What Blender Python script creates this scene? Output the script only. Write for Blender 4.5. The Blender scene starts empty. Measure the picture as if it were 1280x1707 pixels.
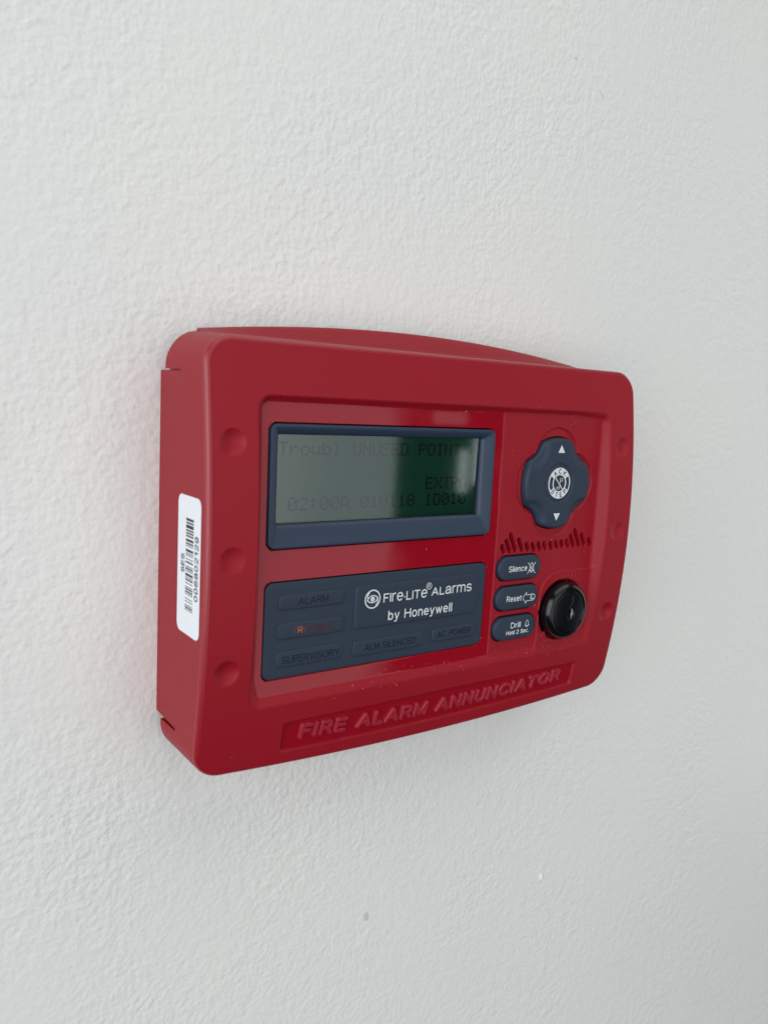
import bpy, math, random
import numpy as np
from mathutils import Matrix, Vector

S = bpy.context.scene
COL = S.collection
MM = 0.001
random.seed(7)
rng = np.random.default_rng(7)

# ------------------------------------------------------------------ camera
cam_d = bpy.data.cameras.new('camera')
cam = bpy.data.objects.new('camera', cam_d)
COL.objects.link(cam)
S.camera = cam
cam_d.sensor_fit = 'HORIZONTAL'
cam_d.sensor_width = 36.0
cam_d.lens = 36.0 * 1317.2 / 1280.0
cam_d.clip_start = 0.01
cam_d.clip_end = 100.0
# right / up / forward in device axes (x right, y out of the wall, z up) -> Blender (x, -y, z)
_r = Vector((0.82001975, -0.56985375, 0.05323824))
_u = Vector((0.03709895, 0.14574719, 0.98862603))
_f = Vector((0.57113157, 0.80871779, -0.14065655))
cam.matrix_world = Matrix(((_r.x, _u.x, -_f.x, -0.16737),
                           (_r.y, _u.y, -_f.y, -0.23037),
                           (_r.z, _u.z, -_f.z, 0.04726),
                           (0, 0, 0, 1)))
cam_d.dof.use_dof = True
cam_d.dof.focus_distance = 0.27
cam_d.dof.aperture_fstop = 37.05 / 2.0

# ------------------------------------------------------------------ world, lamps, exposure
W = bpy.data.worlds.new('World')
S.world = W
W.use_nodes = True
W.node_tree.nodes['Background'].inputs[0].default_value = (0.9, 0.95, 1.0, 1)
W.node_tree.nodes['Background'].inputs[1].default_value = 0.03


def area(name, loc, target, sx, sy, radiance, col=(1, 1, 1)):
    d = bpy.data.lights.new(name, 'AREA')
    d.shape = 'RECTANGLE'
    d.size, d.size_y = sx, sy
    d.energy = radiance * math.pi * sx * sy
    d.color = col
    o = bpy.data.objects.new(name, d)
    COL.objects.link(o)
    o.location = loc
    v = Vector(target) - Vector(loc)
    o.rotation_euler = v.to_track_quat('-Z', 'Y').to_euler()
    return o


# daylight from the glazed front of the room, opposite the wall
area('window_light', (-0.62, -2.5, 0.1), (-0.62, 0, 0.1), 4.77, 3.0, 0.88, (0.96, 0.99, 1.0))
# daylight from a tall window further along, to the left of the panel
area('side_window_light', (-2.1, -1.35, 0.35), (0.0, -0.75, 0.0), 2.4, 2.6, 2.6, (0.94, 0.98, 1.0))
# a far pane of glass seen only as a small reflection in the display
area('far_window_light', (2.135, -2.5, -0.25), (2.135, 0, -0.25), 0.05, 0.19, 1.9, (0.95, 1.0, 1.0))
area('far_pane_light', (2.225, -2.5, -0.20), (2.225, 0, -0.20), 0.06, 0.22, 2.1, (0.95, 1.0, 1.0))
# small lamp added for the pale reflection in the polished strip above the display
area('reflection_patch_light', (2.04, -2.5, 0.115), (2.04, 0, 0.115), 0.19, 0.07, 0.8, (1.0, 0.97, 0.97))
# daylight off the pale end of the room, far to the right
area('end_wall_light', (2.7, -0.72, 0.0), (0.0, -0.6, 0.0), 1.3, 2.8, 0.85, (0.97, 0.99, 1.0))
# bounce from the bright ceiling
area('ceiling_light', (0.6, -1.2, 2.2), (0.6, -1.0, 0), 3.0, 2.0, 1.45, (1.0, 0.98, 0.96))

S.view_settings.view_transform = 'Standard'
S.view_settings.look = 'None'
S.view_settings.gamma = 1.0
S.view_settings.exposure = 0.0
S.view_settings.use_curve_mapping = False


# ------------------------------------------------------------------ materials
def mat(name, base, rough=0.5, spec=0.5, coat=0.0, coat_rough=0.1, metallic=0.0):
    m = bpy.data.materials.new(name)
    m.use_nodes = True
    b = m.node_tree.nodes['Principled BSDF']
    b.inputs['Base Color'].default_value = (*base, 1)
    b.inputs['Roughness'].default_value = rough
    b.inputs['Specular IOR Level'].default_value = spec
    b.inputs['Coat Weight'].default_value = coat
    b.inputs['Coat Roughness'].default_value = coat_rough
    b.inputs['Metallic'].default_value = metallic
    return m


def N(m, t, **kw):
    n = m.node_tree.nodes.new(t)
    for k, v in kw.items():
        setattr(n, k, v)
    return n


def L(m, a, b):
    m.node_tree.links.new(a, b)


def bsdf(m):
    return m.node_tree.nodes['Principled BSDF']


def add_grain(m, scale, dist, detail=2.0, strength=1.0):
    tc = N(m, 'ShaderNodeTexCoord')
    nz = N(m, 'ShaderNodeTexNoise')
    nz.inputs['Scale'].default_value = scale
    nz.inputs['Detail'].default_value = detail
    bp = N(m, 'ShaderNodeBump')
    bp.inputs['Strength'].default_value = strength
    bp.inputs['Distance'].default_value = dist
    L(m, tc.outputs['Object'], nz.inputs['Vector'])
    L(m, nz.outputs['Fac'], bp.inputs['Height'])
    L(m, bp.outputs['Normal'], bsdf(m).inputs['Normal'])
    return tc


def add_dust(m, base, tc, scale, thr, col=(0.6, 0.52, 0.5), amount=0.5):
    """sparse pale dust specks of uneven size lying on the surface"""
    vo = N(m, 'ShaderNodeTexVoronoi')
    vo.inputs['Scale'].default_value = scale
    wn = N(m, 'ShaderNodeTexWhiteNoise')
    L(m, tc.outputs['Object'], vo.inputs['Vector'])
    L(m, vo.outputs['Position'], wn.inputs['Vector'])
    mr = N(m, 'ShaderNodeMapRange')
    mr.inputs['From Min'].default_value = 0.72
    mr.inputs['From Max'].default_value = 1.0
    mr.inputs['To Min'].default_value = 0.0
    mr.inputs['To Max'].default_value = thr
    L(m, wn.outputs['Value'], mr.inputs['Value'])
    lt = N(m, 'ShaderNodeMath', operation='LESS_THAN')
    L(m, vo.outputs['Distance'], lt.inputs[0])
    L(m, mr.outputs['Result'], lt.inputs[1])
    mu = N(m, 'ShaderNodeMath', operation='MULTIPLY')
    L(m, lt.outputs[0], mu.inputs[0])
    mu.inputs[1].default_value = amount
    mx = N(m, 'ShaderNodeMix', data_type='RGBA')
    mx.inputs['A'].default_value = (*base, 1)
    mx.inputs['B'].default_value = (*col, 1)
    L(m, mu.outputs[0], mx.inputs['Factor'])
    L(m, mx.outputs['Result'], bsdf(m).inputs['Base Color'])
    return mx


RED = (0.312, 0.0040, 0.0145)
M = {}
M['red'] = mat('red_moulded_plastic', RED, 0.48, 0.33)
_t = add_grain(M['red'], 3500, 0.00002, 2.0, 0.6)
add_dust(M['red'], RED, _t, 300, 0.06, amount=0.35)
M['red_gloss'] = mat('red_polished_plastic', RED, 0.045, 0.5)
_t = N(M['red_gloss'], 'ShaderNodeTexCoord')
add_dust(M['red_gloss'], RED, _t, 200, 0.04)
_n = N(M['red_gloss'], 'ShaderNodeTexNoise')
_n.inputs['Scale'].default_value = 60
_n.inputs['Detail'].default_value = 4
_m = N(M['red_gloss'], 'ShaderNodeMapRange')
_m.inputs['From Min'].default_value = 0.4
_m.inputs['From Max'].default_value = 0.75
_m.inputs['To Min'].default_value = 0.035
_m.inputs['To Max'].default_value = 0.13
L(M['red_gloss'], _t.outputs['Object'], _n.inputs['Vector'])
L(M['red_gloss'], _n.outputs['Fac'], _m.inputs['Value'])
L(M['red_gloss'], _m.outputs['Result'], bsdf(M['red_gloss']).inputs['Roughness'])
M['red_emboss'] = mat('red_embossed_lettering', (0.355, 0.012, 0.030), 0.42, 0.5)
M['red_edge'] = mat('red_burnished_edge', RED, 0.34, 0.75)
add_grain(M['red_edge'], 2600, 0.00004, 2.0, 0.8)
M['red_satin'] = mat('red_satin_plastic', RED, 0.25, 0.3)
M['blue'] = mat('slate_blue_bezel', (0.024, 0.042, 0.078), 0.42, 0.45)
add_grain(M['blue'], 4200, 0.000012, 2.0, 0.5)
M['membrane'] = mat('slate_blue_membrane', (0.022, 0.037, 0.062), 0.5, 0.4)
add_grain(M['membrane'], 4200, 0.000012, 2.0, 0.5)
M['rubber'] = mat('slate_blue_rubber', (0.022, 0.038, 0.066), 0.55, 0.4)
add_grain(M['rubber'], 4200, 0.000015, 2.0, 0.5)
M['white_ink'] = mat('white_ink', (0.72, 0.76, 0.78), 0.5, 0.3)
M['black_ink'] = mat('black_ink', (0.006, 0.009, 0.014), 0.45, 0.3)
M['dark_ink'] = mat('dark_slate_ink', (0.016, 0.022, 0.032), 0.5, 0.3)
M['label'] = mat('white_label_paper', (0.86, 0.89, 0.95), 0.38, 0.5)
M['print'] = mat('black_label_print', (0.018, 0.02, 0.028), 0.5, 0.4)
M['lcd'] = mat('green_liquid_crystal', (0.007, 0.105, 0.060), 0.13, 0.7)
M['lcd_dot'] = mat('dark_lcd_dot', (0.0015, 0.010, 0.010), 0.13, 0.22)
M['black'] = mat('black_lock_plastic', (0.003, 0.003, 0.004), 0.2, 0.5)
M['black_face'] = mat('black_lock_face', (0.002, 0.0025, 0.005), 0.22, 0.4)
M['metal'] = mat('dull_key_metal', (0.30, 0.29, 0.28), 0.35, 0.5, metallic=1.0)
M['gap'] = mat('black_gap', (0.004, 0.004, 0.005), 0.6, 0.2)

# display window: clear pane with a soft surface reflection
g = bpy.data.materials.new('clear_display_window')
g.use_nodes = True
g.node_tree.nodes.remove(bsdf(g))
_tr = N(g, 'ShaderNodeBsdfTransparent')
_gl = N(g, 'ShaderNodeBsdfAnisotropic')
_gl.inputs['Roughness'].default_value = 0.055
_gl.inputs['Color'].default_value = (0.93, 1.0, 1.0, 1)
_fr = N(g, 'ShaderNodeFresnel')
_fr.inputs['IOR'].default_value = 1.97
_mx = N(g, 'ShaderNodeMixShader')
L(g, _fr.outputs[0], _mx.inputs[0])
L(g, _tr.outputs[0], _mx.inputs[1])
L(g, _gl.outputs[0], _mx.inputs[2])
L(g, _mx.outputs[0], g.node_tree.nodes['Material Output'].inputs['Surface'])
M['pane'] = g
g = bpy.data.materials.new('clear_window_body')
g.use_nodes = True
g.node_tree.nodes.remove(bsdf(g))
_tr = N(g, 'ShaderNodeBsdfTransparent')
L(g, _tr.outputs[0], g.node_tree.nodes['Material Output'].inputs['Surface'])
M['clear'] = g

# the lit fault legend: an amber lamp behind the letters, brightest at the R
m = mat('amber_lit_legend', (0.085, 0.018, 0.016), 0.5, 0.3)
_tc = N(m, 'ShaderNodeTexCoord')
_vm = N(m, 'ShaderNodeVectorMath', operation='DISTANCE')
_vm.inputs[1].default_value = (-0.0562, -0.0335, -0.0210)
_mr = N(m, 'ShaderNodeMapRange')
_mr.inputs['From Min'].default_value = 0.0004
_mr.inputs['From Max'].default_value = 0.0050
_mr.inputs['To Min'].default_value = 1.0
_mr.inputs['To Max'].default_value = 0.0
_pw = N(m, 'ShaderNodeMath', operation='POWER')
_pw.inputs[1].default_value = 4.5
_sc = N(m, 'ShaderNodeMath', operation='MULTIPLY')
_sc.inputs[1].default_value = 0.4
L(m, _tc.outputs['Object'], _vm.inputs[0])
L(m, _vm.outputs['Value'], _mr.inputs['Value'])
L(m, _mr.outputs['Result'], _pw.inputs[0])
L(m, _pw.outputs[0], _sc.inputs[0])
bsdf(m).inputs['Emission Color'].default_value = (1.0, 0.22, 0.05, 1)
L(m, _sc.outputs[0], bsdf(m).inputs['Emission Strength'])
M['amber'] = m

# painted wall: roller stipple under semi-gloss white paint, a few dark specks
WALLC = (0.83, 0.84, 0.82)
m = mat('stippled_white_wall_paint', WALLC, 0.33, 0.5)
tc = N(m, 'ShaderNodeTexCoord')
n1 = N(m, 'ShaderNodeTexNoise')
n1.inputs['Scale'].default_value = 500
n1.inputs['Detail'].default_value = 1.3
n1.inputs['Roughness'].default_value = 0.45
n2 = N(m, 'ShaderNodeTexNoise')
n2.inputs['Scale'].default_value = 210
n2.inputs['Detail'].default_value = 0.0
for n in (n1, n2):
    L(m, tc.outputs['Object'], n.inputs['Vector'])
a1 = N(m, 'ShaderNodeMath', operation='MULTIPLY_ADD')
L(m, n2.outputs['Fac'], a1.inputs[0])
a1.inputs[1].default_value = 0.7
L(m, n1.outputs['Fac'], a1.inputs[2])
n4 = N(m, 'ShaderNodeTexNoise')          # uneven roller load: stipple fades and deepens
n4.inputs['Scale'].default_value = 17
n4.inputs['Detail'].default_value = 2.0
L(m, tc.outputs['Object'], n4.inputs['Vector'])
m4 = N(m, 'ShaderNodeMapRange')
m4.inputs['From Min'].default_value = 0.3
m4.inputs['From Max'].default_value = 0.7
m4.inputs['To Min'].default_value = 0.45
m4.inputs['To Max'].default_value = 1.25
L(m, n4.outputs['Fac'], m4.inputs['Value'])
bp = N(m, 'ShaderNodeBump')
bp.inputs['Strength'].default_value = 1.0
bp.inputs['Distance'].default_value = 0.00037
L(m, a1.outputs[0], bp.inputs['Height'])
L(m, m4.outputs['Result'], bp.inputs['Strength'])
L(m, bp.outputs['Normal'], bsdf(m).inputs['Normal'])
_w = add_dust(m, WALLC, tc, 55, 0.018, (0.10, 0.10, 0.09), 0.85)
n5 = N(m, 'ShaderNodeTexNoise')          # faint uneven tint of the paint
n5.inputs['Scale'].default_value = 11
n5.inputs['Detail'].default_value = 3.0
L(m, tc.outputs['Object'], n5.inputs['Vector'])
r5 = N(m, 'ShaderNodeValToRGB')
r5.color_ramp.elements[0].position = 0.3
r5.color_ramp.elements[0].color = (0.812, 0.824, 0.805, 1)
r5.color_ramp.elements[1].position = 0.7
r5.color_ramp.elements[1].color = (0.845, 0.842, 0.812, 1)
L(m, n5.outputs['Fac'], r5.inputs['Fac'])
L(m, r5.outputs['Color'], _w.inputs['A'])
M['wall'] = m
M['scuff_grey'] = mat('grey_scuff', (0.62, 0.62, 0.60), 0.7, 0.3)
M['chip_white'] = mat('white_paint_nib', (0.86, 0.86, 0.85), 0.35, 0.5)


# ------------------------------------------------------------------ mesh helpers (device mm -> Blender m)
def to_mesh(name, v, faces, mats, parent=None, smooth=35, mat_idx=None, uniform=None):
    """v: (n,3) array of device coordinates x, y(out of wall), z in mm"""
    v = np.asarray(v, dtype=np.float64)
    co = np.empty_like(v)
    co[:, 0] = v[:, 0] * MM
    co[:, 1] = -v[:, 1] * MM
    co[:, 2] = v[:, 2] * MM
    me = bpy.data.meshes.new(name)
    if isinstance(faces, np.ndarray):
        k = faces.shape[1]
        me.vertices.add(len(co))
        me.vertices.foreach_set('co', co.astype(np.float32).ravel())
        me.loops.add(faces.size)
        me.loops.foreach_set('vertex_index', faces.astype(np.int32).ravel())
        me.polygons.add(len(faces))
        me.polygons.foreach_set('loop_start', np.arange(0, faces.size, k, dtype=np.int32))
        me.update(calc_edges=True)
        me.validate()
    else:
        me.from_pydata([tuple(c) for c in co], [], faces)
        me.update()
    for mm_ in (mats if isinstance(mats, (list, tuple)) else [mats]):
        me.materials.append(mm_)
    if mat_idx is not None and len(mat_idx) == len(me.polygons):
        me.polygons.foreach_set('material_index', np.asarray(mat_idx, dtype=np.int32))
    if smooth:
        me.polygons.foreach_set('use_smooth', np.ones(len(me.polygons), dtype=bool))
        me.set_sharp_from_angle(angle=math.radians(smooth))
    o = bpy.data.objects.new(name, me)
    COL.objects.link(o)
    if parent is not None:
        o.parent = parent
    return o


def sstep(e0, e1, x):
    t = np.clip((x - e0) / (e1 - e0), 0, 1)
    return t * t * (3 - 2 * t)


def sd_rr(x, z, cx, cz, hw, hh, r):
    qx = np.abs(x - cx) - hw + r
    qz = np.abs(z - cz) - hh + r
    return np.hypot(np.maximum(qx, 0), np.maximum(qz, 0)) + np.minimum(np.maximum(qx, qz), 0) - r


def smin(a, b, k):
    h = np.clip(0.5 + 0.5 * (b - a) / k, 0, 1)
    return b + (a - b) * h - k * h * (1 - h)


H2 = 62.41


def F(z):                                   # bowed front face of the cover
    k = 2.25
    t = (z - 4.18) / H2
    return 30.79 + 5.97 * (1 - (np.sqrt(t * t + k * k) - k) / (math.sqrt(1 + k * k) - k))


def G(z):                                   # nearly flat floor of the recessed control panel
    return 32.8 - 0.04 * z / 60 - 1.08 * (z / 60) ** 2


def patch(hw, hh, R, res):
    """rounded-rectangle grid; returns x, z arrays (nz, nx) centred at 0"""
    nx = max(3, int(round(2 * hw / res)) + 1)
    nz = max(3, int(round(2 * hh / res)) + 1)
    X, Z = np.meshgrid(np.linspace(-hw, hw, nx), np.linspace(-hh, hh, nz))
    if R > 0:
        a = np.maximum(np.abs(X) - (hw - R), 0)
        b = np.maximum(np.abs(Z) - (hh - R), 0)
        n = np.hypot(a, b)
        s = np.where(n > 1e-9, np.maximum(a, b) / np.maximum(n, 1e-9), 1)
        inC = (a > 0) & (b > 0)
        X = np.where(inC, np.sign(X) * (hw - R + a * s), X)
        Z = np.where(inC, np.sign(Z) * (hh - R + b * s), Z)
    return X, Z


def loop_idx(nz, nx):
    i = np.arange(nz * nx).reshape(nz, nx)
    return np.concatenate([i[0, :-1], i[:-1, -1], i[-1, :0:-1], i[:0:-1, 0]])


def grid_faces(nz, nx):
    i = np.arange(nz * nx).reshape(nz, nx)
    return np.stack([i[:-1, :-1], i[:-1, 1:], i[1:, 1:], i[1:, :-1]], -1).reshape(-1, 4)


def normals2d(px, pz):
    tx = np.roll(px, -1) - np.roll(px, 1)
    tz = np.roll(pz, -1) - np.roll(pz, 1)
    n = np.hypot(tx, tz) + 1e-12
    return tz / n, -tx / n


def bridge(rings_start, n, nrings, first):
    """quads between consecutive rings; first = index array of ring 0"""
    out = []
    prev = first
    for k in range(nrings):
        cur = rings_start + k * n + np.arange(n)
        out.append(np.stack([prev, cur, np.roll(cur, -1), np.roll(prev, -1)], -1))
        prev = cur
    return np.concatenate(out)


def slab(name, cx, cz, hw, hh, R, top, bevel, skirt, m, parent, res=1.0, segs=4, warp=None):
    """rounded-rectangle pad whose top follows top(x, z), with a rounded edge and a skirt"""
    bevel = min(bevel, hw * .9, hh * .9)
    X, Z = patch(hw - bevel, hh - bevel, max(R - bevel, 0.0), res)
    nz, nx = X.shape
    X = X + cx
    Z = Z + cz
    if warp:
        X, Z = warp(X, Z)
    Y = top(X, Z) + 0 * X
    V = [np.stack([X.ravel(), Y.ravel(), Z.ravel()], -1)]
    li = loop_idx(nz, nx)
    px, py, pz = X.ravel()[li], Y.ravel()[li], Z.ravel()[li]
    nxx, nzz = normals2d(px, pz)
    nr = 0
    for k in range(1, segs + 1):
        th = math.pi / 2 * k / segs
        V.append(np.stack([px + nxx * bevel * math.sin(th), py - bevel * (1 - math.cos(th)), pz + nzz * bevel * math.sin(th)], -1))
        nr += 1
    V.append(np.stack([px + nxx * bevel, py - bevel - skirt, pz + nzz * bevel], -1))
    nr += 1
    fa = np.concatenate([grid_faces(nz, nx), bridge(nz * nx, len(li), nr, li)])
    # outward facing in Blender space
    return to_mesh(name, np.concatenate(V), fa, m, parent, 40)


def box_mesh(boxes, bev=0.0):
    V, Fc = [], []
    for (x0, x1, y0, y1, z0, z1) in boxes:
        b = len(V)
        V += [(x0, y0, z0), (x1, y0, z0), (x1, y1, z0), (x0, y1, z0), (x0, y0, z1), (x1, y0, z1), (x1, y1, z1), (x0, y1, z1)]
        Fc += [tuple(b + i for i in q) for q in ((0, 1, 2, 3), (7, 6, 5, 4), (0, 4, 5, 1), (1, 5, 6, 2), (2, 6, 7, 3), (3, 7, 4, 0))]
    return V, Fc


def arc(cx, cy, rx, ry, a0, a1, n=10):
    return [(cx + rx * math.cos(math.radians(a0 + (a1 - a0) * i / n)), cy + ry * math.sin(math.radians(a0 + (a1 - a0) * i / n))) for i in range(n + 1)]


def ell(cx, cy, rx, ry):
    return arc(cx, cy, rx, ry, 90, 450, 20)


def s_curve(w, h):
    return arc(w * .5, h * .74, w * .46, h * .26, 25, 270, 10) + arc(w * .5, h * .26, w * .5, h * .22 + h * .04, 90, -155, 10)[1:]


XH = 0.72
GLY = {   # single-line grotesque letters: (width, strokes), cap height 1
    'A': (.80, [[(0, 0), (.4, 1), (.8, 0)], [(.13, .33), (.67, .33)]]),
    'B': (.64, [[(0, 0), (0, 1), (.34, 1)] + arc(.34, .76, .24, .24, 90, -90, 8) + [(0, .52)], [(.34, .52)] + arc(.36, .26, .28, .26, 90, -90, 8) + [(0, 0)]]),
    'C': (.78, [arc(.42, .5, .42, .5, 42, 318, 18)]),
    'D': (.72, [[(0, 0), (0, 1), (.28, 1)] + arc(.28, .5, .44, .5, 90, -90, 12) + [(0, 0)]]),
    'E': (.58, [[(.58, 1), (0, 1), (0, 0), (.6, 0)], [(0, .53), (.53, .53)]]),
    'F': (.54, [[(.56, 1), (0, 1), (0, 0)], [(0, .52), (.47, .52)]]),
    'H': (.68, [[(0, 0), (0, 1)], [(.68, 0), (.68, 1)], [(0, .53), (.68, .53)]]),
    'I': (.0, [[(0, 0), (0, 1)]]),
    'K': (.68, [[(0, 0), (0, 1)], [(.64, 1), (0, .36)], [(.24, .6), (.7, 0)]]),
    'L': (.50, [[(0, 1), (0, 0), (.52, 0)]]),
    'M': (.82, [[(0, 0), (0, 1), (.41, .06), (.82, 1), (.82, 0)]]),
    'N': (.68, [[(0, 0), (0, 1), (.68, 0), (.68, 1)]]),
    'O': (.86, [ell(.43, .5, .43, .5)]),
    'P': (.60, [[(0, 0), (0, 1), (.33, 1)] + arc(.33, .74, .27, .26, 90, -90, 8) + [(0, .48)]]),
    'R': (.64, [[(0, 0), (0, 1), (.35, 1)] + arc(.35, .75, .26, .25, 90, -90, 8) + [(0, .5)], [(.34, .5), (.66, 0)]]),
    'S': (.64, [s_curve(.64, 1)]),
    'T': (.66, [[(0, 1), (.66, 1)], [(.33, 1), (.33, 0)]]),
    'U': (.68, [[(0, 1), (0, .32)] + arc(.34, .32, .34, .32, 180, 360, 12) + [(.68, 1)]]),
    'V': (.74, [[(0, 1), (.37, 0), (.74, 1)]]),
    'W': (1.04, [[(0, 1), (.26, 0), (.52, .96), (.78, 0), (1.04, 1)]]),
    'Y': (.72, [[(0, 1), (.36, .42), (.72, 1)], [(.36, .42), (.36, 0)]]),
    'a': (.50, [[(.03, .54)] + arc(.25, .5, .22, .22, 150, 0, 8) + [(.47, .1), (.52, 0)], [(.47, .42), (.22, .38)] + arc(.2, .19, .2, .19, 95, 300, 8) + [(.47, .22)]]),
    'b': (.50, [[(0, 1), (0, 0)], ell(.25, .36, .25, .36)]),
    'c': (.48, [arc(.25, .36, .25, .36, 48, 312, 14)]),
    'd': (.50, [[(.5, 1), (.5, 0)], ell(.25, .36, .25, .36)]),
    'e': (.52, [[(.0, .38), (.52, .38)] + arc(.26, .36, .26, .36, 3, 315, 16)]),
    'h': (.46, [[(0, 0), (0, 1)], [(0, .4)] + arc(.23, .48, .23, .24, 180, 0, 8) + [(.46, 0)]]),
    'i': (.0, [[(0, 0), (0, XH)], [(0, .95), (0, 1)]]),
    'l': (.0, [[(0, 0), (0, 1)]]),
    'm': (.80, [[(0, 0), (0, XH)], [(0, .42)] + arc(.2, .5, .2, .22, 180, 0, 8) + [(.4, 0)], [(.4, .42)] + arc(.6, .5, .2, .22, 180, 0, 8) + [(.8, 0)]]),
    'n': (.46, [[(0, 0), (0, XH)], [(0, .4)] + arc(.23, .48, .23, .24, 180, 0, 8) + [(.46, 0)]]),
    'o': (.52, [ell(.26, .36, .26, .36)]),
    'r': (.26, [[(0, 0), (0, XH)], [(0, .42)] + arc(.24, .44, .24, .28, 180, 82, 6)]),
    's': (.44, [s_curve(.44, XH)]),
    't': (.26, [[(.10, .94), (.10, .14)] + arc(.22, .12, .12, .12, 180, 275, 5), [(-.04, XH), (.28, XH)]]),
    'w': (.74, [[(0, XH), (.19, 0), (.37, .68), (.55, 0), (.74, XH)]]),
    'y': (.48, [[(0, XH), (.24, .02)], [(.48, XH), (.2, -.16), (.12, -.26), (.0, -.28)]]),
    '0': (.54, [ell(.27, .5, .27, .5)]),
    '1': (.34, [[(.02, .76), (.16, .82), (.3, 1), (.3, 0)]]),
    '2': (.54, [arc(.27, .73, .26, .27, 168, -38, 10) + [(0, 0), (.55, 0)]]),
    '6': (.54, [ell(.27, .3, .27, .3), [(0, .3), (.02, .6)] + arc(.29, .64, .26, .36, 170, 30, 8)]),
    '8': (.54, [ell(.27, .75, .23, .25), ell(.27, .26, .27, .26)]),
    '9': (.54, [ell(.27, .7, .27, .3), [(.54, .7), (.52, .4)] + arc(.25, .36, .26, .36, -10, -150, 8)]),
    '.': (.0, [[(0, 0), (0, .05)]]),
    '\u00b7': (.0, [[(0, .33), (0, .38)]]),
    ' ': (.22, []),
}


def glyph_lines(body, gap=0.26, unicase=False):
    """polylines of a whole word in cap-height units, and its width"""
    out, x = [], 0.0
    for ch in body:
        w, st = GLY[ch]
        if unicase and ch.islower():
            w, st = w * 1.35, [[(a * 1.35, b * 0.97 / XH) for a, b in pl] for pl in st]
        out += [[(x + a, b) for a, b in pl] for pl in st]
        x += w + gap
    return out, x - gap


def fit_lines(body, x0, x1, zb, cap, w, gap=0.26, shear=0.0, arcf=None, unicase=False):
    ln, tot = glyph_lines(body, gap, unicase)
    k = (x1 - x0 - w) / tot if tot > 0 else 1.0
    res = []
    for pl in ln:
        q = []
        for a, b in pl:
            x = x0 + w / 2 + a * k
            z = b * (cap - w) + w / 2
            x += shear * z
            z += zb + (arcf(x) if arcf else 0.0)
            q.append((x, z))
        res.append(q)
    return res


def lettering(name, body, x0, x1, zb, cap, surf, off, m, parent, w=0.26, gap=0.26, unicase=False):
    V2, Fc = strokes(fit_lines(body, x0, x1, zb, cap, w, gap, unicase=unicase), w)
    return flat(name, V2, Fc, surf, off, m, parent)


def strokes(segs, w):
    """flat line work in the x-z plane: polylines of (x, z), returns 2D quads"""
    V, Fc = [], []
    for pl in segs:
        pl = [np.array(p, float) for p in pl]
        for a, b in zip(pl[:-1], pl[1:]):
            d = b - a
            n = np.hypot(*d)
            if n < 1e-9:
                continue
            d /= n
            e = np.array([-d[1], d[0]]) * w / 2
            a2, b2 = a - d * w * .35, b + d * w * .35
            k = len(V)
            V += [a2 - e, b2 - e, b2 + e, a2 + e]
            Fc.append((k, k + 1, k + 2, k + 3))
    return V, Fc


def flat(name, V2, Fc, surf, off, m, parent):
    V2 = np.array(V2, float)
    # tiny alternating lift keeps crossing strokes from sharing a plane
    lift = (np.arange(len(V2)) // 4 % 7) * 0.004
    y = surf(V2[:, 1]) + off + lift
    return to_mesh(name, np.stack([V2[:, 0], y, V2[:, 1]], -1), Fc, m, parent, 0)


def circle_pts(cx, cz, rx, rz, a0=0, a1=360, n=32):
    return [(cx + rx * math.cos(math.radians(a0 + (a1 - a0) * i / n)), cz + rz * math.sin(math.radians(a0 + (a1 - a0) * i / n))) for i in range(n + 1)]


# ------------------------------------------------------------------ the wall
def wall_build():
    nx, nz = 41, 41
    X, Z = np.meshgrid(np.linspace(-1500, 3000, nx), np.linspace(-2000, 2000, nz))
    V = np.stack([X.ravel(), 0 * X.ravel(), Z.ravel()], -1)
    o = to_mesh('wall', V, grid_faces(nz, nx), M['wall'], None, 0)
    o['kind'] = 'structure'
    o['label'] = 'white painted wall with fine roller stipple'
    def blob(name, x, z, pts, h, m):
        P = [(x, h, z)] + [(x + a, 0.02, z + b) for a, b in pts]
        n = len(pts)
        to_mesh(name, P, [(0, 1 + i, 1 + (i + 1) % n) for i in range(n)], m, o, 80)
    blob('scuff_mark', 90.8, 172.9, [(-2.0, .9), (-.9, .75), (.6, -.2), (1.5, -1.1), (.9, -1.25), (-.6, -.1)], .12, M['scuff_grey'])
    blob('scuff_mark', 74.5, 181.7, [(-.9, .3), (0, .8), (.8, .2), (.5, -.6), (-.3, -.5)], .12, M['scuff_grey'])
    blob('scuff_mark', -2.8, -153.1, [(-1.1, 1.6), (.4, 2.2), (1.2, .3), (.8, -1.6), (-.7, -1.1)], .1, M['scuff_grey'])
    blob('paint_nib', 95.3, -168.5, [(-.9, 2.0), (.4, 2.4), (1.0, .2), (.7, -2.3), (-.6, -1.8)], 1.6, M['chip_white'])
    return o


wall = wall_build()

# ------------------------------------------------------------------ the annunciator
root = bpy.data.objects.new('fire_alarm_annunciator', None)
COL.objects.link(root)
root['label'] = 'red wall-mounted fire alarm annunciator with green display, blue-grey buttons and key lock'
root['category'] = 'alarm panel'

PADC = (47.2, 20.7)
LOCKC = (55.7, -27.2)
BTN = [(31.6, -9.2), (31.6, -20.1), (31.6, -31.2)]
BW, BH = 10.3, 4.25
SLOTS = [(23.6, -2.2, 3.0), (26.0, -1.3, 4.8), (28.3, -0.2, 6.8), (32.0, -1.2, 4.8), (35.4, -2.1, 3.1), (38.4, -2.3, 2.9),
         (41.4, -2.25, 2.9), (44.3, -2.2, 2.9), (47.4, -2.25, 2.8), (50.4, -2.15, 2.9), (53.3, -2.15, 2.9), (56.2, -2.0, 2.9),
         (58.7, -1.2, 4.7), (61.2, -0.2, 6.8), (64.6, -1.1, 4.8), (68.4, -2.2, 2.9)]


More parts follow.
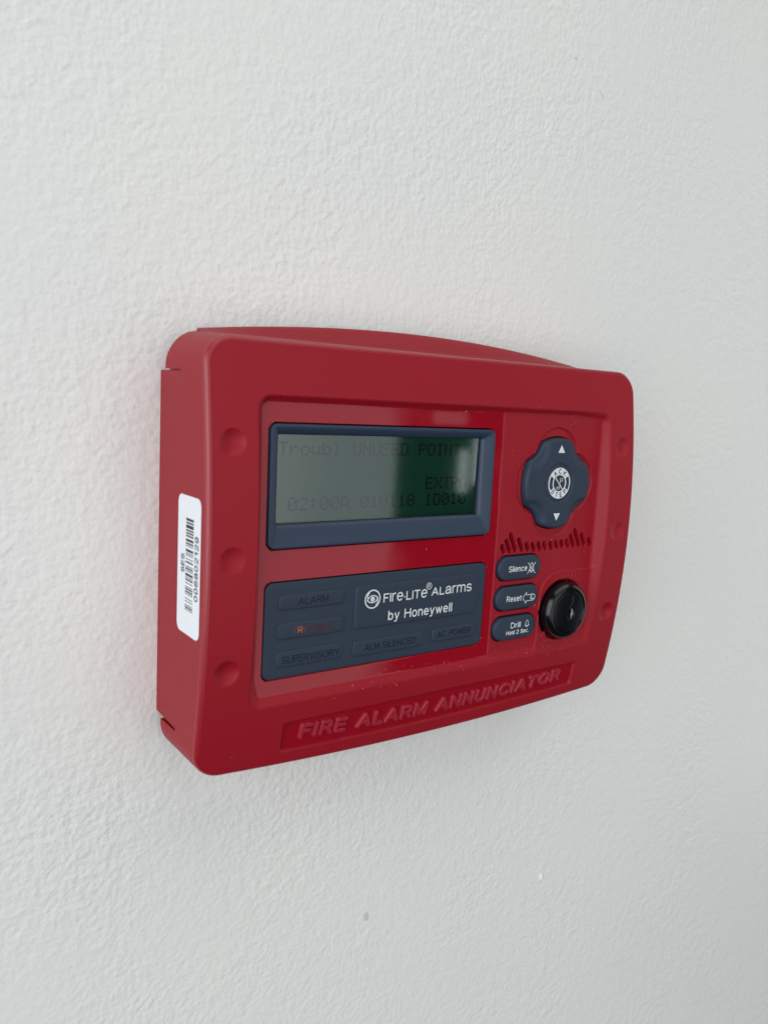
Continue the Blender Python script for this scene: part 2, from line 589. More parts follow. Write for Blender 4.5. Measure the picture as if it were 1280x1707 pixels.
def pad_sd(dx, dz):
    d = np.hypot(dx, dz) - 16.4
    for sx in (-1, 1):
        for sz in (-1, 1):
            n = 8.9 - np.hypot(dx - sx * 16.6, dz - sz * 16.6)
            d = -smin(-d, -n, 0.8)
    return d


def plaque_arc(x):
    return -1.7 * (1 - (x / 64.0) ** 2)


def cover_height(x, z):
    f = F(z)
    y = f.copy()
    # six shallow dimples
    for sx in (-1, 1):
        for zd, dep in ((34.0, 1.25), (2.0, 0.8), (-30.3, 1.25)):
            d = np.hypot(x - sx * 79.6, (z - zd))
            y -= dep * np.clip(1 - (d / 3.75) ** 2, 0, 1) ** 1.0
    # nameplate recess under the control panel
    zz = z - plaque_arc(x) * sstep(-50, -56, z) * 0.9
    sdp = sd_rr(x, zz, 3.8, -54.7, 63.6, 4.7, 1.0)
    y -= 0.9 * sstep(0.25, -0.35, sdp)
    # recessed control panel
    sd = sd_rr(x, z, 0.6, 1.8, 73.0, 45.5, 4.5)
    wdt = 2.3 + 1.3 * sstep(55, 72, x) + 1.6 * sstep(-34, -42, z)
    t = np.clip(-sd / wdt, 0, 1)
    t = t * t * (3 - 2 * t)
    fl = G(z)
    # matte right-hand panel, a hair above the polished left one
    right = sstep(20.2, 20.6, x + 0.017 * (z - 45) * -1.0 * 0 - 0.0)
    fl = fl + 0.18 * right
    # raised surround of the lock, flaring into the rims
    sdl = sd_rr(x, z, 64.0, -33.0, 20.0, 20.2, 8.5)
    sdl = smin(sdl, 74.2 - x, 7.0)
    sdl = smin(sdl, z + 43.5, 7.0)
    rim = np.clip(1 - np.abs(sdl) / 0.55, 0, 1)
    fl = fl + right * (0.32 * sstep(0.3, -0.3, sdl) + 0.22 * rim * rim)
    # finger scoops round the pad
    dx, dz = x - PADC[0], z - PADC[1]
    for ux, uz, o, r in ((0, 1, 9.0, 10.9), (0, -1, 9.0, 10.9), (1, 0, 8.6, 10.9), (-1, 0, 8.6, 10.9)):
        dd = np.hypot(dx - ux * o, dz - uz * o) - r
        fl -= 0.55 * sstep(0.25, -0.35, dd) * (1 - 0.45 * sstep(-0.3, -4.0, dd))
        fl += 0.12 * np.clip(1 - np.abs(dd - 0.35) / 0.35, 0, 1)
    # well for the pad, buttons, lock, display and legend panel
    well = sstep(0.45, 0.15, pad_sd(dx, dz)) * 2.0
    for bx, bz in BTN:
        well = np.maximum(well, sstep(0.5, 0.15, sd_rr(x, z, bx, bz, BW, BH, BH)) * 2.0)
    well = np.maximum(well, sstep(0.9, 0.45, np.hypot(x - LOCKC[0], z - LOCKC[1]) - 10.9) * 2.2)
    well = np.maximum(well, sstep(0.3, 0.0, sd_rr(x, z, -25.65, 21.4, 41.95, 17.85, 2.2)) * 4.5)
    well = np.maximum(well, sstep(0.3, 0.0, sd_rr(x, z, -25.7, -20.85, 42.0, 14.55, 2.2)) * 2.0)
    # speaker slots, leaning
    lean = 0.5
    for sx, sz, hgt in SLOTS:
        h = hgt / 2 - 0.5
        ax, az = sx - lean * h, sz + h
        bx_, bz_ = sx + lean * h, sz - h
        ex, ez = bx_ - ax, bz_ - az
        tt = np.clip(((x - ax) * ex + (z - az) * ez) / (ex * ex + ez * ez + 1e-9), 0, 1)
        dd = np.hypot(x - ax - tt * ex, z - az - tt * ez) - 0.66
        well = np.maximum(well, sstep(0.2, -0.12, dd) * 3.6)
    inner = fl - well
    return f * 0 + (y * (1 - t) + inner * t)


def build_cover():
    r = 1.5
    hw, hh, R = 87.3 - r, H2 - r, 8.5 - r
    X, Z = patch(hw, hh, R, 0.25)
    nz, nx = X.shape
    w = np.clip((-Z - 46) / (hh - 46), 0, 1)
    Z = Z - 3.3 * (1 - (X / 87.0) ** 2) * w
    Y = cover_height(X, Z)
    V = [np.stack([X.ravel(), Y.ravel(), Z.ravel()], -1)]
    li = loop_idx(nz, nx)
    px, py, pz = X.ravel()[li], Y.ravel()[li], Z.ravel()[li]
    nxx, nzz = normals2d(px, pz)
    n = len(li)
    nr = 0
    for k in range(1, 7):
        th = math.pi / 2 * k / 6
        V.append(np.stack([px + nxx * r * math.sin(th), py - r * (1 - math.cos(th)), pz + nzz * r * math.sin(th)], -1))
        nr += 1
    ox, oz, oy = px + nxx * r, pz + nzz * r, py - r
    side = (np.abs(nxx) > 0.99) & (oz < 52.9) & (oz > -52.45)
    yb = np.where(side, 17.0, 5.4)
    topw = np.clip(nzz, 0, 1) ** 2
    botw = np.clip(-nzz, 0, 1) ** 2
    sidew = np.abs(nxx)
    hood = np.where((np.abs(ox) < 78.6) & (nzz > 0.5), 0.9 + 5.2 * (1 - (ox / 79.0) ** 2), 0.0)
    K = 28
    for k in range(1, K + 1):
        s = k / K
        yy = oy + (yb - oy) * s
        q = np.clip((oy - yy) / (oy - 5.4), 0, 1)
        sc = np.clip((q - 0.78) / 0.20, 0, 1)
        V.append(np.stack([ox + np.sign(nxx) * sidew * 0.5 * q, yy,
                           oz + topw * 1.7 * q + hood * sc - botw * 0.8 * q], -1))
        nr += 1
    last = V[-1]
    V.append(np.stack([last[:, 0] - nxx * 2.2, last[:, 1], last[:, 2] - nzz * 2.2], -1))
    nr += 1
    V.append(np.stack([last[:, 0] - nxx * 2.2, last[:, 1] + 1.0, last[:, 2] - nzz * 2.2], -1))
    nr += 1
    gf = grid_faces(nz, nx)
    fa = np.concatenate([gf, bridge(nz * nx, n, nr, li)])
    # polished material inside the left-hand part of the recess
    cxm = X.ravel()[gf].mean(1)
    czm = Z.ravel()[gf].mean(1)
    sdm = sd_rr(cxm, czm, 0.6, 1.8, 73.0, 45.5, 4.5)
    wd = 2.0 + 1.6 * sstep(-34, -42, czm)
    idx = np.zeros(len(fa), dtype=np.int32)
    idx[:len(gf)] = ((sdm < -wd) & (cxm < 20.3)).astype(np.int32)
    idx[len(gf):len(gf) + 6 * n] = 3
    zzm = czm - plaque_arc(cxm) * sstep(-50, -56, czm) * 0.9
    idx[:len(gf)][sd_rr(cxm, zzm, 3.8, -54.7, 63.6, 4.7, 1.0) < -0.3] = 2
    return to_mesh('cover', np.concatenate(V), fa, [M['red'], M['red_gloss'], M['red_satin'], M['red_edge']], root, 50, idx)


cover = build_cover()


def seg_dist(x, z, lines):
    d = np.full(x.shape, 1e9)
    for pl in lines:
        xs = [p[0] for p in pl]
        zs = [p[1] for p in pl]
        msk = (x > min(xs) - 2) & (x < max(xs) + 2)
        if not msk.any():
            continue
        xm, zm = x[msk], z[msk]
        dm = d[msk]
        for (ax, az), (bx_, bz_) in zip(pl[:-1], pl[1:]):
            ex, ez = bx_ - ax, bz_ - az
            t = np.clip(((xm - ax) * ex + (zm - az) * ez) / (ex * ex + ez * ez + 1e-12), 0, 1)
            dm = np.minimum(dm, np.hypot(xm - ax - t * ex, zm - az - t * ez))
        d[msk] = dm
    return d


def moulded_text(name, lines, x0, x1, z0, z1, hw, height, base, m, parent, res=0.14):
    """letters standing out of the moulding: a fine relief patch, cut to the letters' surroundings"""
    nx, nz = int((x1 - x0) / res), int((z1 - z0) / res)
    X, Z = np.meshgrid(np.linspace(x0, x1, nx), np.linspace(z0, z1, nz))
    d = seg_dist(X, Z, lines)
    Y = base(X, Z) - 0.25 + (height + 0.25) * sstep(hw + 0.22, hw - 0.2, d)
    fa = grid_faces(nz, nx)
    keep = (d.ravel()[fa] < hw + 0.35).any(1)
    fa = fa[keep]
    used, inv = np.unique(fa, return_inverse=True)
    V = np.stack([X.ravel(), Y.ravel(), Z.ravel()], -1)[used]
    return to_mesh(name, V, inv.reshape(-1, 4), m, parent, 60)


nm_arc = lambda x: -1.9 * (1 - ((x - 3.5) / 60.0) ** 2)
moulded_text('nameplate_lettering', fit_lines('FIRE ALARM ANNUNCIATOR', -54.0, 60.0, -56.5, 5.4, 1.5, 0.40, 0.14, nm_arc),
             -58, 66, -61.5, -48, 0.74, 0.95, lambda x, z: F(z) - 0.9, M['red_emboss'], cover)
LS = lambda x, z: G(z) + 0.18 + 0.32
moulded_text('lock_lettering', fit_lines('OFF', 57.6, 63.2, -15.3, 2.1, 0.4), 55, 66, -17, -12, 0.18, 0.25, LS, M['red'], cover)
moulded_text('lock_lettering', fit_lines('ON', 44.9, 48.2, -37.4, 2.1, 0.4), 44, 50, -39, -34, 0.18, 0.25, LS, M['red'], cover)

# back box: mounting plate with a long tongue closing each side of the cover
V, Fc = box_mesh([(-87.35, -84.6, 0.0, 16.75, -52.0, 52.45), (84.6, 87.35, 0.0, 16.75, -52.0, 52.45), (-84.59, 84.59, 0.0, 9.0, -54, 57)])
back = to_mesh('back_box', V, Fc, M['red'], root, 0)
bm_ = back.modifiers.new('edge', 'BEVEL')
bm_.width = 0.00025
bm_.segments = 2

# ------------------------------------------------------------------ display
LX0, LX1, LZ0, LZ1 = -67.55, 16.25, 3.6, 39.2
WX0, WX1, WZ0, WZ1 = -64.45, 11.65, 10.4, 36.1


def rr_ring(x0, x1, z0, z1, r, n=8):
    P = []
    for cx, cz, a in ((x1 - r, z1 - r, 0), (x0 + r, z1 - r, 90), (x0 + r, z0 + r, 180), (x1 - r, z0 + r, 270)):
        for i in range(n + 1):
            t = math.radians(a + 90 * i / n)
            P.append((cx + r * math.cos(t), cz + r * math.sin(t)))
    return P


def rings_mesh(name, rings, m, parent, cap=False, smooth=40):
    """rings: list of (points [(x,z)], yfunc(z))"""
    V, Fc = [], []
    n = len(rings[0][0])
    for P, yf in rings:
        V += [(x, float(yf(z)), z) for x, z in P]
    for k in range(len(rings) - 1):
        for i in range(n):
            j = (i + 1) % n
            Fc.append((k * n + i, (k + 1) * n + i, (k + 1) * n + j, k * n + j))
    if cap:
        b = (len(rings) - 1) * n
        Fc.append(tuple(b + i for i in range(n)))
    return to_mesh(name, V, Fc, m, parent, smooth)


GP = lambda o: (lambda z: G(z) + o)
disp = rings_mesh('display_bezel', [
    (rr_ring(LX0, LX1, LZ0, LZ1, 2.2), GP(-3.0)),
    (rr_ring(LX0, LX1, LZ0, LZ1, 2.2), GP(0.45)),
    (rr_ring(LX0 + .12, LX1 - .12, LZ0 + .12, LZ1 - .12, 2.1), GP(0.75)),
    (rr_ring(LX0 + .45, LX1 - .45, LZ0 + .45, LZ1 - .45, 1.8), GP(0.9)),
    (rr_ring(LX0 + .9, LX1 - .9, LZ0 + .9, LZ1 - .9, 1.5), GP(0.85)),
    (rr_ring(WX0 - .9, WX1 + 1.3, WZ0 - .9, WZ1 + .6, 0.9), GP(-0.25)),
    (rr_ring(WX0 - .12, WX1 + .12, WZ0 - .12, WZ1 + .12, 0.5), GP(-0.95)),
    (rr_ring(WX0, WX1, WZ0, WZ1, 0.4), GP(-1.2)),
    (rr_ring(WX0, WX1, WZ0, WZ1, 0.4), GP(-3.4)),
], M['blue'], root)
V, Fc = box_mesh([(WX0 - .8, WX1 + .8, 28.3, 29.35, WZ0 - .8, WZ1 + .8)])
to_mesh('lcd_panel', V, Fc, M['lcd'], disp, 0)
LCDY = 29.35

FONT = {
    'T': ['11111', '00100', '00100', '00100', '00100', '00100', '00100'],
    'r': ['00000', '00000', '10110', '11001', '10000', '10000', '10000'],
    'o': ['00000', '00000', '01110', '10001', '10001', '10001', '01110'],
    'u': ['00000', '00000', '10001', '10001', '10001', '10011', '01101'],
    'b': ['10000', '10000', '10110', '11001', '10001', '10001', '11110'],
    'l': ['01100', '00100', '00100', '00100', '00100', '00100', '01110'],
    'U': ['10001', '10001', '10001', '10001', '10001', '10001', '01110'],
    'N': ['10001', '10001', '11001', '10101', '10011', '10001', '10001'],
    'S': ['01111', '10000', '10000', '01110', '00001', '00001', '11110'],
    'E': ['11111', '10000', '10000', '11110', '10000', '10000', '11111'],
    'D': ['11110', '10001', '10001', '10001', '10001', '10001', '11110'],
    'P': ['11110', '10001', '10001', '11110', '10000', '10000', '10000'],
    'O': ['01110', '10001', '10001', '10001', '10001', '10001', '01110'],
    'I': ['01110', '00100', '00100', '00100', '00100', '00100', '01110'],
    'X': ['10001', '10001', '01010', '00100', '01010', '10001', '10001'],
    'R': ['11110', '10001', '10001', '11110', '10100', '10010', '10001'],
    'A': ['01110', '10001', '10001', '10001', '11111', '10001', '10001'],
    '0': ['01110', '10001', '10011', '10101', '11001', '10001', '01110'],
    '1': ['00100', '01100', '00100', '00100', '00100', '00100', '01110'],
    '2': ['01110', '10001', '00001', '00010', '00100', '01000', '11111'],
    '8': ['01110', '10001', '10001', '01110', '10001', '10001', '01110'],
    ':': ['00000', '01100', '01100', '00000', '01100', '01100', '00000'],
}
for row, txt in ((0, 'Troubl UNUSED POINT '), (2, '               EXTRA'), (3, ' 02:00A 010118 1D010')):
    V2, Fc = [], []
    zt = 34.0 - row * 5.42
    for c, ch in enumerate(txt):
        if ch == ' ':
            continue
        for j, line in enumerate(FONT[ch]):
            for i, bit in enumerate(line):
                if bit == '1':
                    x = -63.1 + c * 3.575 + i * 0.60
                    z = zt - j * 0.565
                    k = len(V2)
                    V2 += [(x, LCDY + .03, z - .535), (x + .565, LCDY + .03, z - .535), (x + .565, LCDY + .03, z), (x, LCDY + .03, z)]
                    Fc.append((k, k + 1, k + 2, k + 3))
    to_mesh('character_row', V2, Fc, M['lcd_dot'], disp, 0)
V, Fc = box_mesh([(WX0 - .05, WX1 + .05, 30.0, 30.5, WZ0 - .05, WZ1 + .05)])
to_mesh('display_window', V, Fc, [M['clear'], M['pane']], disp, 0, [0, 0, 0, 0, 1, 0])

# ------------------------------------------------------------------ legend panel
IX0, IX1, IZ0, IZ1 = -67.65, 16.25, -35.35, -6.35
panel = slab('legend_panel', (IX0 + IX1) / 2, (IZ0 + IZ1) / 2, (IX1 - IX0) / 2, (IZ1 - IZ0) / 2, 2.2,
             lambda x, z: G(z) + 0.25, 0.3, 1.6, M['membrane'], root, 1.5)
PADS = [(-63.5, -40.9, -14.7, -10.0), (-63.6, -40.8, -23.5, -18.5), (-63.7, -40.8, -32.0, -27.0),
        (-37.2, 12.6, -23.6, -9.7), (-37.0, -9.7, -32.5, -27.4), (-5.9, 12.7, -31.9, -27.2)]
for x0, x1, z0, z1 in PADS:
    slab('legend_pad', (x0 + x1) / 2, (z0 + z1) / 2, (x1 - x0) / 2, (z1 - z0) / 2, 0.8,
         lambda x, z: G(z) + 0.72, 0.42, 0.3, M['membrane'], panel, 1.5, 4)
PS, PO = G, 0.745
lettering('legend_lettering', 'ALARM', -57.1, -46.9, -13.45, 2.25, PS, PO, M['black_ink'], panel, 0.27)
lettering('legend_lettering', 'TROUBLE', -58.9, -45.1, -22.15, 2.15, PS, PO, M['amber'], panel, 0.27)
lettering('legend_lettering', 'SUPERVISORY', -61.7, -42.1, -30.85, 2.25, PS, PO, M['black_ink'], panel, 0.27)
lettering('legend_lettering', 'ALM SILENCED', -32.8, -12.8, -31.0, 2.2, PS, PO, M['black_ink'], panel, 0.27)
lettering('legend_lettering', 'AC POWER', -3.7, 11.0, -30.55, 2.15, PS, PO, M['black_ink'], panel, 0.26)
lettering('maker_lettering', 'FIre\u00b7LITe', -26.7, -9.3, -15.95, 2.95, PS, PO, M['white_ink'], panel, 0.42, 0.28, True)
lettering('maker_lettering', 'ALarms', -7.5, 9.8, -15.65, 2.8, PS, PO, M['white_ink'], panel, 0.42, 0.28, True)
lettering('maker_lettering', 'by Honeywell', -24.5, 1.7, -21.95, 3.15, PS, PO, M['white_ink'], panel, 0.42, 0.27)
lettering('maker_lettering', 'R', -9.15, -8.25, -12.75, 1.1, PS, PO, M['white_ink'], panel, 0.18)
# the maker's emblem: ring, two sweeping arcs and an eye
ex, ez = -30.85, -14.35
sg = [circle_pts(ex, ez, 2.75, 2.85, n=40)]
V2, Fc = strokes(sg, 0.42)
v2, f2 = strokes([circle_pts(ex + .1, ez - 0.62, 2.0, 1.75, 20, 178, 16), circle_pts(ex - .1, ez + 0.62, 2.0, 1.75, 205, 352, 16),
                  [(ex + 1.9, ez - .2), (ex + 1.95, ez - 1.2), (ex + 1.3, ez - 2.2)], [(ex - 1.9, ez + .2), (ex - 1.95, ez + 1.2), (ex - 1.3, ez + 2.2)],
                  circle_pts(ex, ez, .62, .62, n=14), circle_pts(ex, ez, .3, .3, n=10)], 0.34)
b = len(V2)
V2 += v2
Fc += [tuple(b + i for i in q) for q in f2]
v2, f2 = strokes([circle_pts(-8.7, -12.2, 1.05, 1.05, n=20)], 0.2)
b = len(V2)
V2 += v2
Fc += [tuple(b + i for i in q) for q in f2]
flat('maker_emblem', V2, Fc, PS, PO, M['white_ink'], panel)

# ------------------------------------------------------------------ navigation pad
def build_pad():
    nt, nr = 144, 40
    th = np.linspace(0, 2 * math.pi, nt, endpoint=False)
    # outline radius per direction by bisection
    lo, hi = np.full(nt, 8.0), np.full(nt, 18.0)
    for _ in range(40):
        mid = (lo + hi) / 2
        ins = pad_sd(mid * np.cos(th), mid * np.sin(th)) < 0
        lo, hi = np.where(ins, mid, lo), np.where(ins, hi, mid)
    Rb = lo
    V = [(PADC[0], 0, PADC[1])]
    fr = list(np.linspace(0, 1, nr + 1)[1:])
    pts = []
    for f_ in fr:
        pts.append((f_ * Rb * np.cos(th), f_ * Rb * np.sin(th)))
    DX = np.array([p[0] for p in pts])
    DZ = np.array([p[1] for p in pts])

    def hgt(dx, dz):
        h = 2.1 + 0 * dx
        for sx in (-1, 1):
            for sz in (-1, 1):
                d = np.hypot(dx - sx * 13.2, dz - sz * 13.2)
                h = h - 1.0 * sstep(8.2, 5.6, d)
        r = np.hypot(dx, dz)
        h = h - 0.45 * sstep(7.5, 6.9, r) * sstep(6.0, 6.4, r) - 0.12 * sstep(6.4, 6.0, r)
        e = np.clip((1.3 + pad_sd(dx, dz)) / 1.3, 0, 1)
        h = h - 0.9 * (1 - np.sqrt(np.clip(1 - e * e, 0, 1)))
        return h
    Yv = hgt(DX, DZ)
    Vn = [np.array([[PADC[0], G(PADC[1]) + hgt(np.zeros(1), np.zeros(1))[0], PADC[1]]])]
    for k in range(nr):
        z = PADC[1] + DZ[k]
        Vn.append(np.stack([PADC[0] + DX[k], G(z) + Yv[k], z], -1))
    z = PADC[1] + DZ[-1]
    Vn.append(np.stack([PADC[0] + DX[-1], G(z) - 1.6, z], -1))
    Fc = [(0, 1 + i, 1 + (i + 1) % nt) for i in range(nt)]
    for k in range(nr):
        a, b = 1 + k * nt, 1 + (k + 1) * nt
        for i in range(nt):
            j = (i + 1) % nt
            Fc.append((a + i, b + i, b + j, a + j))
    return to_mesh('navigation_pad', np.concatenate(Vn), Fc, M['rubber'], root, 50)


nav = build_pad()
NO = 2.13
flat('arrow_mark', [(47.2, 34.6), (45.65, 31.8), (49.0, 31.8), (47.2, 34.6)][:3], [(0, 1, 2)], G, NO, M['white_ink'], nav)
flat('arrow_mark', [(45.4, 9.9), (48.75, 9.9), (47.05, 7.2)], [(0, 1, 2)], G, NO, M['white_ink'], nav)
# white disc ring with two dark windows
rc = (47.35, 20.85)
RO = 2.0
P, Fc = [], []
n = 48
for i in range(n):
    t = 2 * math.pi * i / n
    P += [(rc[0] + 5.6 * math.cos(t), rc[1] + 5.6 * math.sin(t)), (rc[0] + 2.95 * math.cos(t), rc[1] + 2.95 * math.sin(t))]
for i in range(n):
    j = (i + 1) % n
    Fc.append((2 * i, 2 * j, 2 * j + 1, 2 * i + 1))
Y = [float(G(p[1])) + RO for p in P]
to_mesh('step_ring', [(p[0], y, p[1]) for p, y in zip(P, Y)], Fc, M['white_ink'], nav, 0)
for sgn in (0, 180):
    P, Fc = [], []
    k = 10
    for i in range(k + 1):
        t = math.radians(sgn - 30 + 60 * i / k)
        P += [(rc[0] + 5.05 * math.cos(t), rc[1] + 5.05 * math.sin(t)), (rc[0] + 3.5 * math.cos(t), rc[1] + 3.5 * math.sin(t))]
    for i in range(k):
        Fc.append((2 * i, 2 * i + 2, 2 * i + 3, 2 * i + 1))
    to_mesh('ring_mark', [(p[0], float(G(p[1])) + RO + .04, p[1]) for p in P], Fc, M['rubber'], nav, 0)


def arc_text(body, r, a_mid, a_span, cap, inside):
    lines = []
    k = len(body)
    for i, ch in enumerate(body):
        a = a_mid + (a_span / 2 - a_span * i / (k - 1)) * (1 if not inside else -1)
        w, st = GLY[ch]
        t = math.radians(a)
        dx, dz = math.cos(t), math.sin(t)
        sg_ = 1 if not inside else -1
        tx, tz = dz * sg_, -dx * sg_
        for pl in st:
            lines.append([(rc[0] + dx * (r + sg_ * b * cap) + tx * (a_ - w / 2) * cap * .95, rc[1] + dz * (r + sg_ * b * cap) + tz * (a_ - w / 2) * cap * .95) for a_, b in pl])
    V2, Fc = strokes(lines, 0.27)
    return flat('ring_lettering', V2, Fc, G, RO + .04, M['black_ink'], nav)


arc_text('ACK', 3.5, 90, 70, 1.5, False)
arc_text('STEP', 5.05, 270, 92, 1.5, True)
V2, Fc = strokes([[(rc[0] - 1.9, rc[1] + 1.8), (rc[0] + 1.7, rc[1] - 2.2)]], 0.36)
v2, f2 = strokes([circle_pts(rc[0] - .55, rc[1] - 1.75, .8, .42, n=14), [(rc[0] + .25, rc[1] - 1.7), (rc[0] + .35, rc[1] + 1.6), (rc[0] + 1.5, rc[1] + 1.7), (rc[0] + 1.45, rc[1] + .8), (rc[0] + .35, rc[1] + .7)]], 0.2)
b = len(V2)
V2 += v2
Fc += [tuple(b + i for i in q) for q in f2]
flat('silenced_note_mark', V2, Fc, G, RO + .02, M['white_ink'], nav)

# ------------------------------------------------------------------ three push buttons
def button(bx, bz, label):
    def top(x, z):
        d = np.clip(np.abs(z - bz) / BH, 0, 1)
        e = np.clip((np.abs(x - bx) - (BW - 3.2)) / 3.2, 0, 1)
        return G(z) + 1.75 - 0.28 * d ** 2 - 0.45 * e ** 2
    o = slab('push_button', bx, bz, BW, BH, BH, top, 0.7, 2.2, M['rubber'], root, 0.5, 5)
    return o, top


def btn_text(o, top, bx, bz, body, x0, x1, zb, cap, w=0.30):
    return lettering('button_lettering', body, x0, x1, zb, cap, lambda z: G(z) + 1.78 - 0.28 * np.clip(np.abs(z - bz) / BH, 0, 1) ** 2, 0.012, M['white_ink'], o, w)


def icon(o, bz, segs, w):
    V2, Fc = strokes(segs, w)
    flat('button_icon', V2, Fc, lambda z: G(z) + 1.8 - 0.28 * np.clip(np.abs(z - bz) / BH, 0, 1) ** 2, 0.0, M['white_ink'], o)


def bell(cx, z0, z1, w):
    h = z1 - z0
    return [[(cx - w, z0 + h * .22), (cx - w * .72, z0 + h * .34), (cx - w * .62, z0 + h * .68), (cx - w * .3, z1 - h * .06), (cx, z1), (cx + w * .3, z1 - h * .06),
             (cx + w * .62, z0 + h * .68), (cx + w * .72, z0 + h * .34), (cx + w, z0 + h * .22), (cx - w, z0 + h * .22)],
            [(cx - w * .3, z0 + h * .2), (cx - w * .2, z0 + h * .04), (cx + w * .2, z0 + h * .04), (cx + w * .3, z0 + h * .2)]]


b1, t1 = button(*BTN[0], '')
btn_text(b1, t1, *BTN[0], 'Silence', 25.7, 34.6, -10.35, 2.2)
icon(b1, BTN[0][1], bell(36.8, -11.3, -7.6, 1.35) + [[(34.9, -7.5), (38.8, -11.5)], [(38.7, -7.5), (34.9, -11.5)]], 0.22)
b2, t2 = button(*BTN[1], '')
btn_text(b2, t2, *BTN[1], 'Reset', 25.8, 33.1, -21.2, 2.15)
icon(b2, BTN[1][1], [[(33.6, -20.4), (35.4, -18.4), (35.4, -19.35), (38.9, -19.3)], [(33.6, -20.4), (35.5, -22.5), (35.5, -21.6), (39.0, -21.55)],
                      circle_pts(38.9, -20.42, .85, 1.12, 80, 440, 20)[:21], [(37.6, -19.35), (37.6, -20.9), (39.6, -20.9)]], 0.22)
b3, t3 = button(*BTN[2], '')
btn_text(b3, t3, *BTN[2], 'Drill', 29.0, 33.9, -31.1, 2.1)
btn_text(b3, t3, *BTN[2], 'Hold 2 Sec.', 27.0, 38.1, -33.5, 1.6, 0.26)
icon(b3, BTN[2][1], bell(37.0, -31.5, -28.9, 1.0), 0.2)

# ------------------------------------------------------------------ key lock
def lathe(name, prof, c, m, parent, n=144, smooth=60):
    V, Fc = [], []
    for r, y in prof:
        for i in range(n):
            t = 2 * math.pi * i / n
            V.append((c[0] + r * math.cos(t), y, c[1] + r * math.sin(t)))
    for k in range(len(prof) - 1):
        for i in range(n):
            j = (i + 1) % n
            Fc.append((k * n + i, (k + 1) * n + i, (k + 1) * n + j, k * n + j))
    return to_mesh(name, V, Fc, m, parent, smooth)


g0 = float(G(LOCKC[1]))
prof = [(10.9, g0 - 2.0), (10.9, g0 + 1.6)]
for i in range(1, 25):
    t = math.pi / 2 * i / 24
    prof.append((8.35 + 2.55 * math.cos(t), g0 + 1.6 + 3.2 * math.sin(t)))
prof += [(8.1, g0 + 4.78), (7.97, g0 + 4.5)]
lock = lathe('key_lock', prof, LOCKC, M['black'], root)
prof = [(7.95, g0 + 3.0), (7.95, g0 + 4.45), (7.8, g0 + 4.62), (7.5, g0 + 4.68), (0.001, g0 + 4.68)]
lathe('lock_face', prof, LOCKC, M['black_face'], lock)
kc = (56.6, -27.6)
# keyway outline: round foot with a slot running up
out = circle_pts(kc[0], kc[1] - .2, 2.3, 2.9, 115, 425, 26) + [(kc[0] + .75, kc[1] + 5.2), (kc[0] + .5, kc[1] + 6.9), (kc[0] - .5, kc[1] + 6.9), (kc[0] - .75, kc[1] + 5.2)]
V, Fc = [], []
n = len(out)
cx_, cz_ = kc
for s, yy in ((1.0, g0 + 4.5), (1.0, g0 + 4.78), (0.90, g0 + 4.80), (0.86, g0 + 4.70)):
    V += [(cx_ + (x - cx_) * s, yy, cz_ + (z - cz_) * (s if z < cz_ + 3 else (s + 1) / 2)) for x, z in out]
for k in range(3):
    for i in range(n):
        j = (i + 1) % n
        Fc.append((k * n + i, (k + 1) * n + i, (k + 1) * n + j, k * n + j))
Fc.append(tuple(3 * n + i for i in range(n)))
to_mesh('keyway', V, Fc, M['black'], lock, 50)
core = [(kc[0] + .1, kc[1] + 1.7), (kc[0] + 1.15, kc[1] + .9), (kc[0] + 1.3, kc[1] - .9), (kc[0] + .55, kc[1] - 1.6), (kc[0] + .2, kc[1] - 2.6), (kc[0] - .15, kc[1] - 1.3), (kc[0] + .2, kc[1] + .2)]
V = [(x, g0 + 4.72, z) for x, z in core] + [(kc[0] + .5, g0 + 5.0, kc[1] - .2)]
to_mesh('key_core', V, [(i, (i + 1) % len(core), len(core)) for i in range(len(core))], M['metal'], lock, 0)
V2, Fc = strokes([[(kc[0] + .35, kc[1] + 6.6), (kc[0] + .4, kc[1] + 5.0), (kc[0] + .1, kc[1] + 3.4), (kc[0] - .9, kc[1] + 1.8)]], 0.16)
to_mesh('key_edge', [(x, g0 + 4.9, z) for x, z in V2], Fc, M['metal'], lock, 0)

# ------------------------------------------------------------------ barcode label on the left side
LXP = -87.85


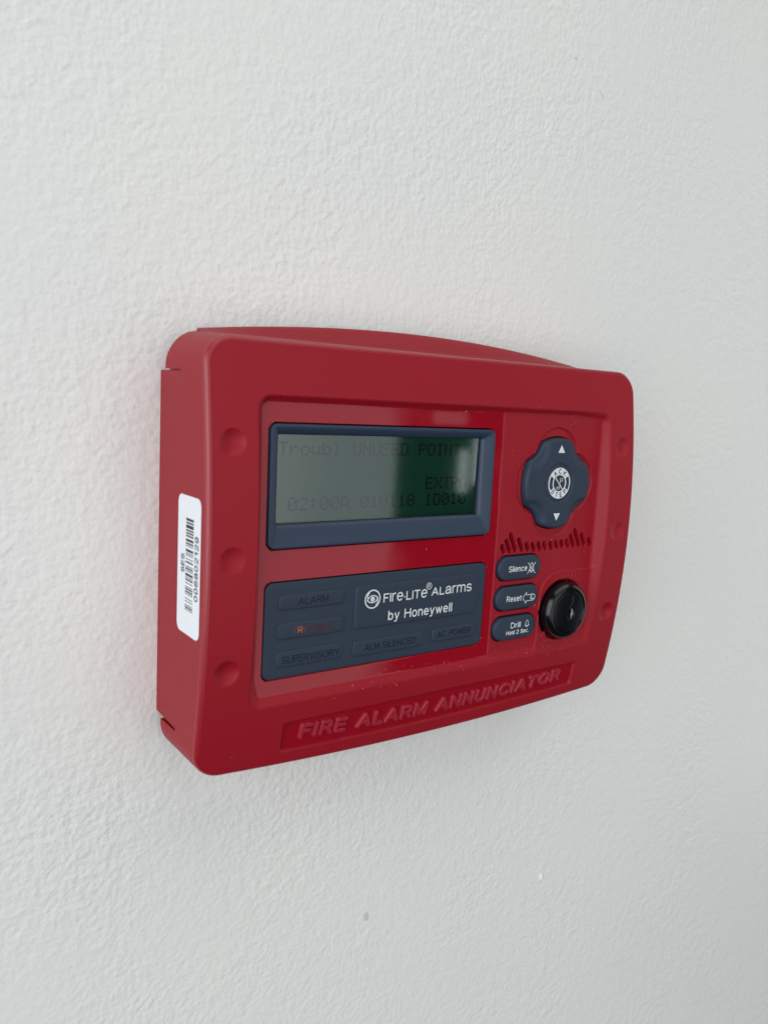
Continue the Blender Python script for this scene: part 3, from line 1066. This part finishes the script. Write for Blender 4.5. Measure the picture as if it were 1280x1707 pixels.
def side_label():
    y0, y1, z0, z1, r = 17.35, 33.2, -20.8, 18.4, 2.4
    ring = []
    for cy, cz, a in ((y1 - r, z1 - r, 0), (y0 + r, z1 - r, 90), (y0 + r, z0 + r, 180), (y1 - r, z0 + r, 270)):
        for i in range(9):
            t = math.radians(a + 90 * i / 8)
            ring.append((cy + r * math.cos(t), cz + r * math.sin(t)))
    n = len(ring)
    sx = lambda y: -87.3 - 0.5 * np.clip((34.0 - y) / 28.6, 0, 1) - 0.10
    V = [(sx(y) + 0.06, y, z) for y, z in ring] + [(sx(y), y, z) for y, z in ring]
    Fc = [(i, (i + 1) % n, n + (i + 1) % n, n + i) for i in range(n)] + [tuple(n + i for i in range(n))]
    o = to_mesh('barcode_label', V, Fc, M['label'], root, 0)
    o['label'] = 'white barcode sticker on the left side of the red cover'
    # printed bars, top to bottom
    widths = '31214121212231211331111312231121123111221311212114121311211'
    V, Fc = [], []
    tot = sum(int(c) for c in widths)
    z = 12.2
    st = 26.0 / tot
    for i, c in enumerate(widths):
        hgt = int(c) * st
        if i % 2 == 0:
            k = len(V)
            V += [(sx(y) - 0.02, y, zz) for y, zz in ((23.2, z), (28.5, z), (28.5, z - hgt * .92), (23.2, z - hgt * .92))]
            Fc.append((k, k + 1, k + 2, k + 3))
        z -= hgt
    to_mesh('barcode_print', V, Fc, M['print'], o, 0)
    for body, ya, yb, za, zb in (('SES', 22.4, 20.0, -3.6, 1.8), ('006802129', 32.0, 29.5, -10.0, 8.0)):
        V2, Fc = strokes(fit_lines(body, za, zb, 0.0, abs(yb - ya), 0.42, 0.30), 0.42)
        V2 = np.array(V2)
        yy = ya - V2[:, 1]
        lift = (np.arange(len(V2)) // 4 % 7) * 0.004
        to_mesh('label_lettering', np.stack([sx(yy) - 0.02 - lift, yy, V2[:, 0]], -1), Fc, M['print'], o, 0)
    return o


side_label()


# ------------------------------------------------------------------ dust lying in the recess
def build_dust():
    n = 420
    x = np.concatenate([rng.uniform(20.5, 72, 190), rng.uniform(-40, 70, 150), rng.uniform(-70, 72, 80)])
    z = np.concatenate([rng.uniform(-42, 46, 190), rng.uniform(-44.5, -38.5, 150), rng.uniform(-46, 47.5, 80)])
    y = cover_height(x, z)
    V, Fc = [], []
    for a, b, c in zip(x, z, y):
        if c < float(G(b)) - 0.7:
            continue
        r = 0.05 + 0.13 * random.random() ** 2.5
        e = 1.0 if random.random() < .85 else random.uniform(2, 5)
        t = random.uniform(0, math.pi)
        ct, st = math.cos(t), math.sin(t)
        k = len(V)
        for u, v in ((-r * e, 0), (0, -r), (r * e, 0), (0, r)):
            V.append((a + u * ct - v * st, c - 0.01, b + u * st + v * ct))
        V.append((a, c + r * 0.8, b))
        Fc += [(k, k + 1, k + 4), (k + 1, k + 2, k + 4), (k + 2, k + 3, k + 4), (k + 3, k, k + 4)]
    o = to_mesh('dust', V, Fc, M['dust'], root, 0)
    o['kind'] = 'stuff'
    return o


M['dust'] = mat('pale_dust', (0.34, 0.22, 0.22), 0.8, 0.2)
build_dust()
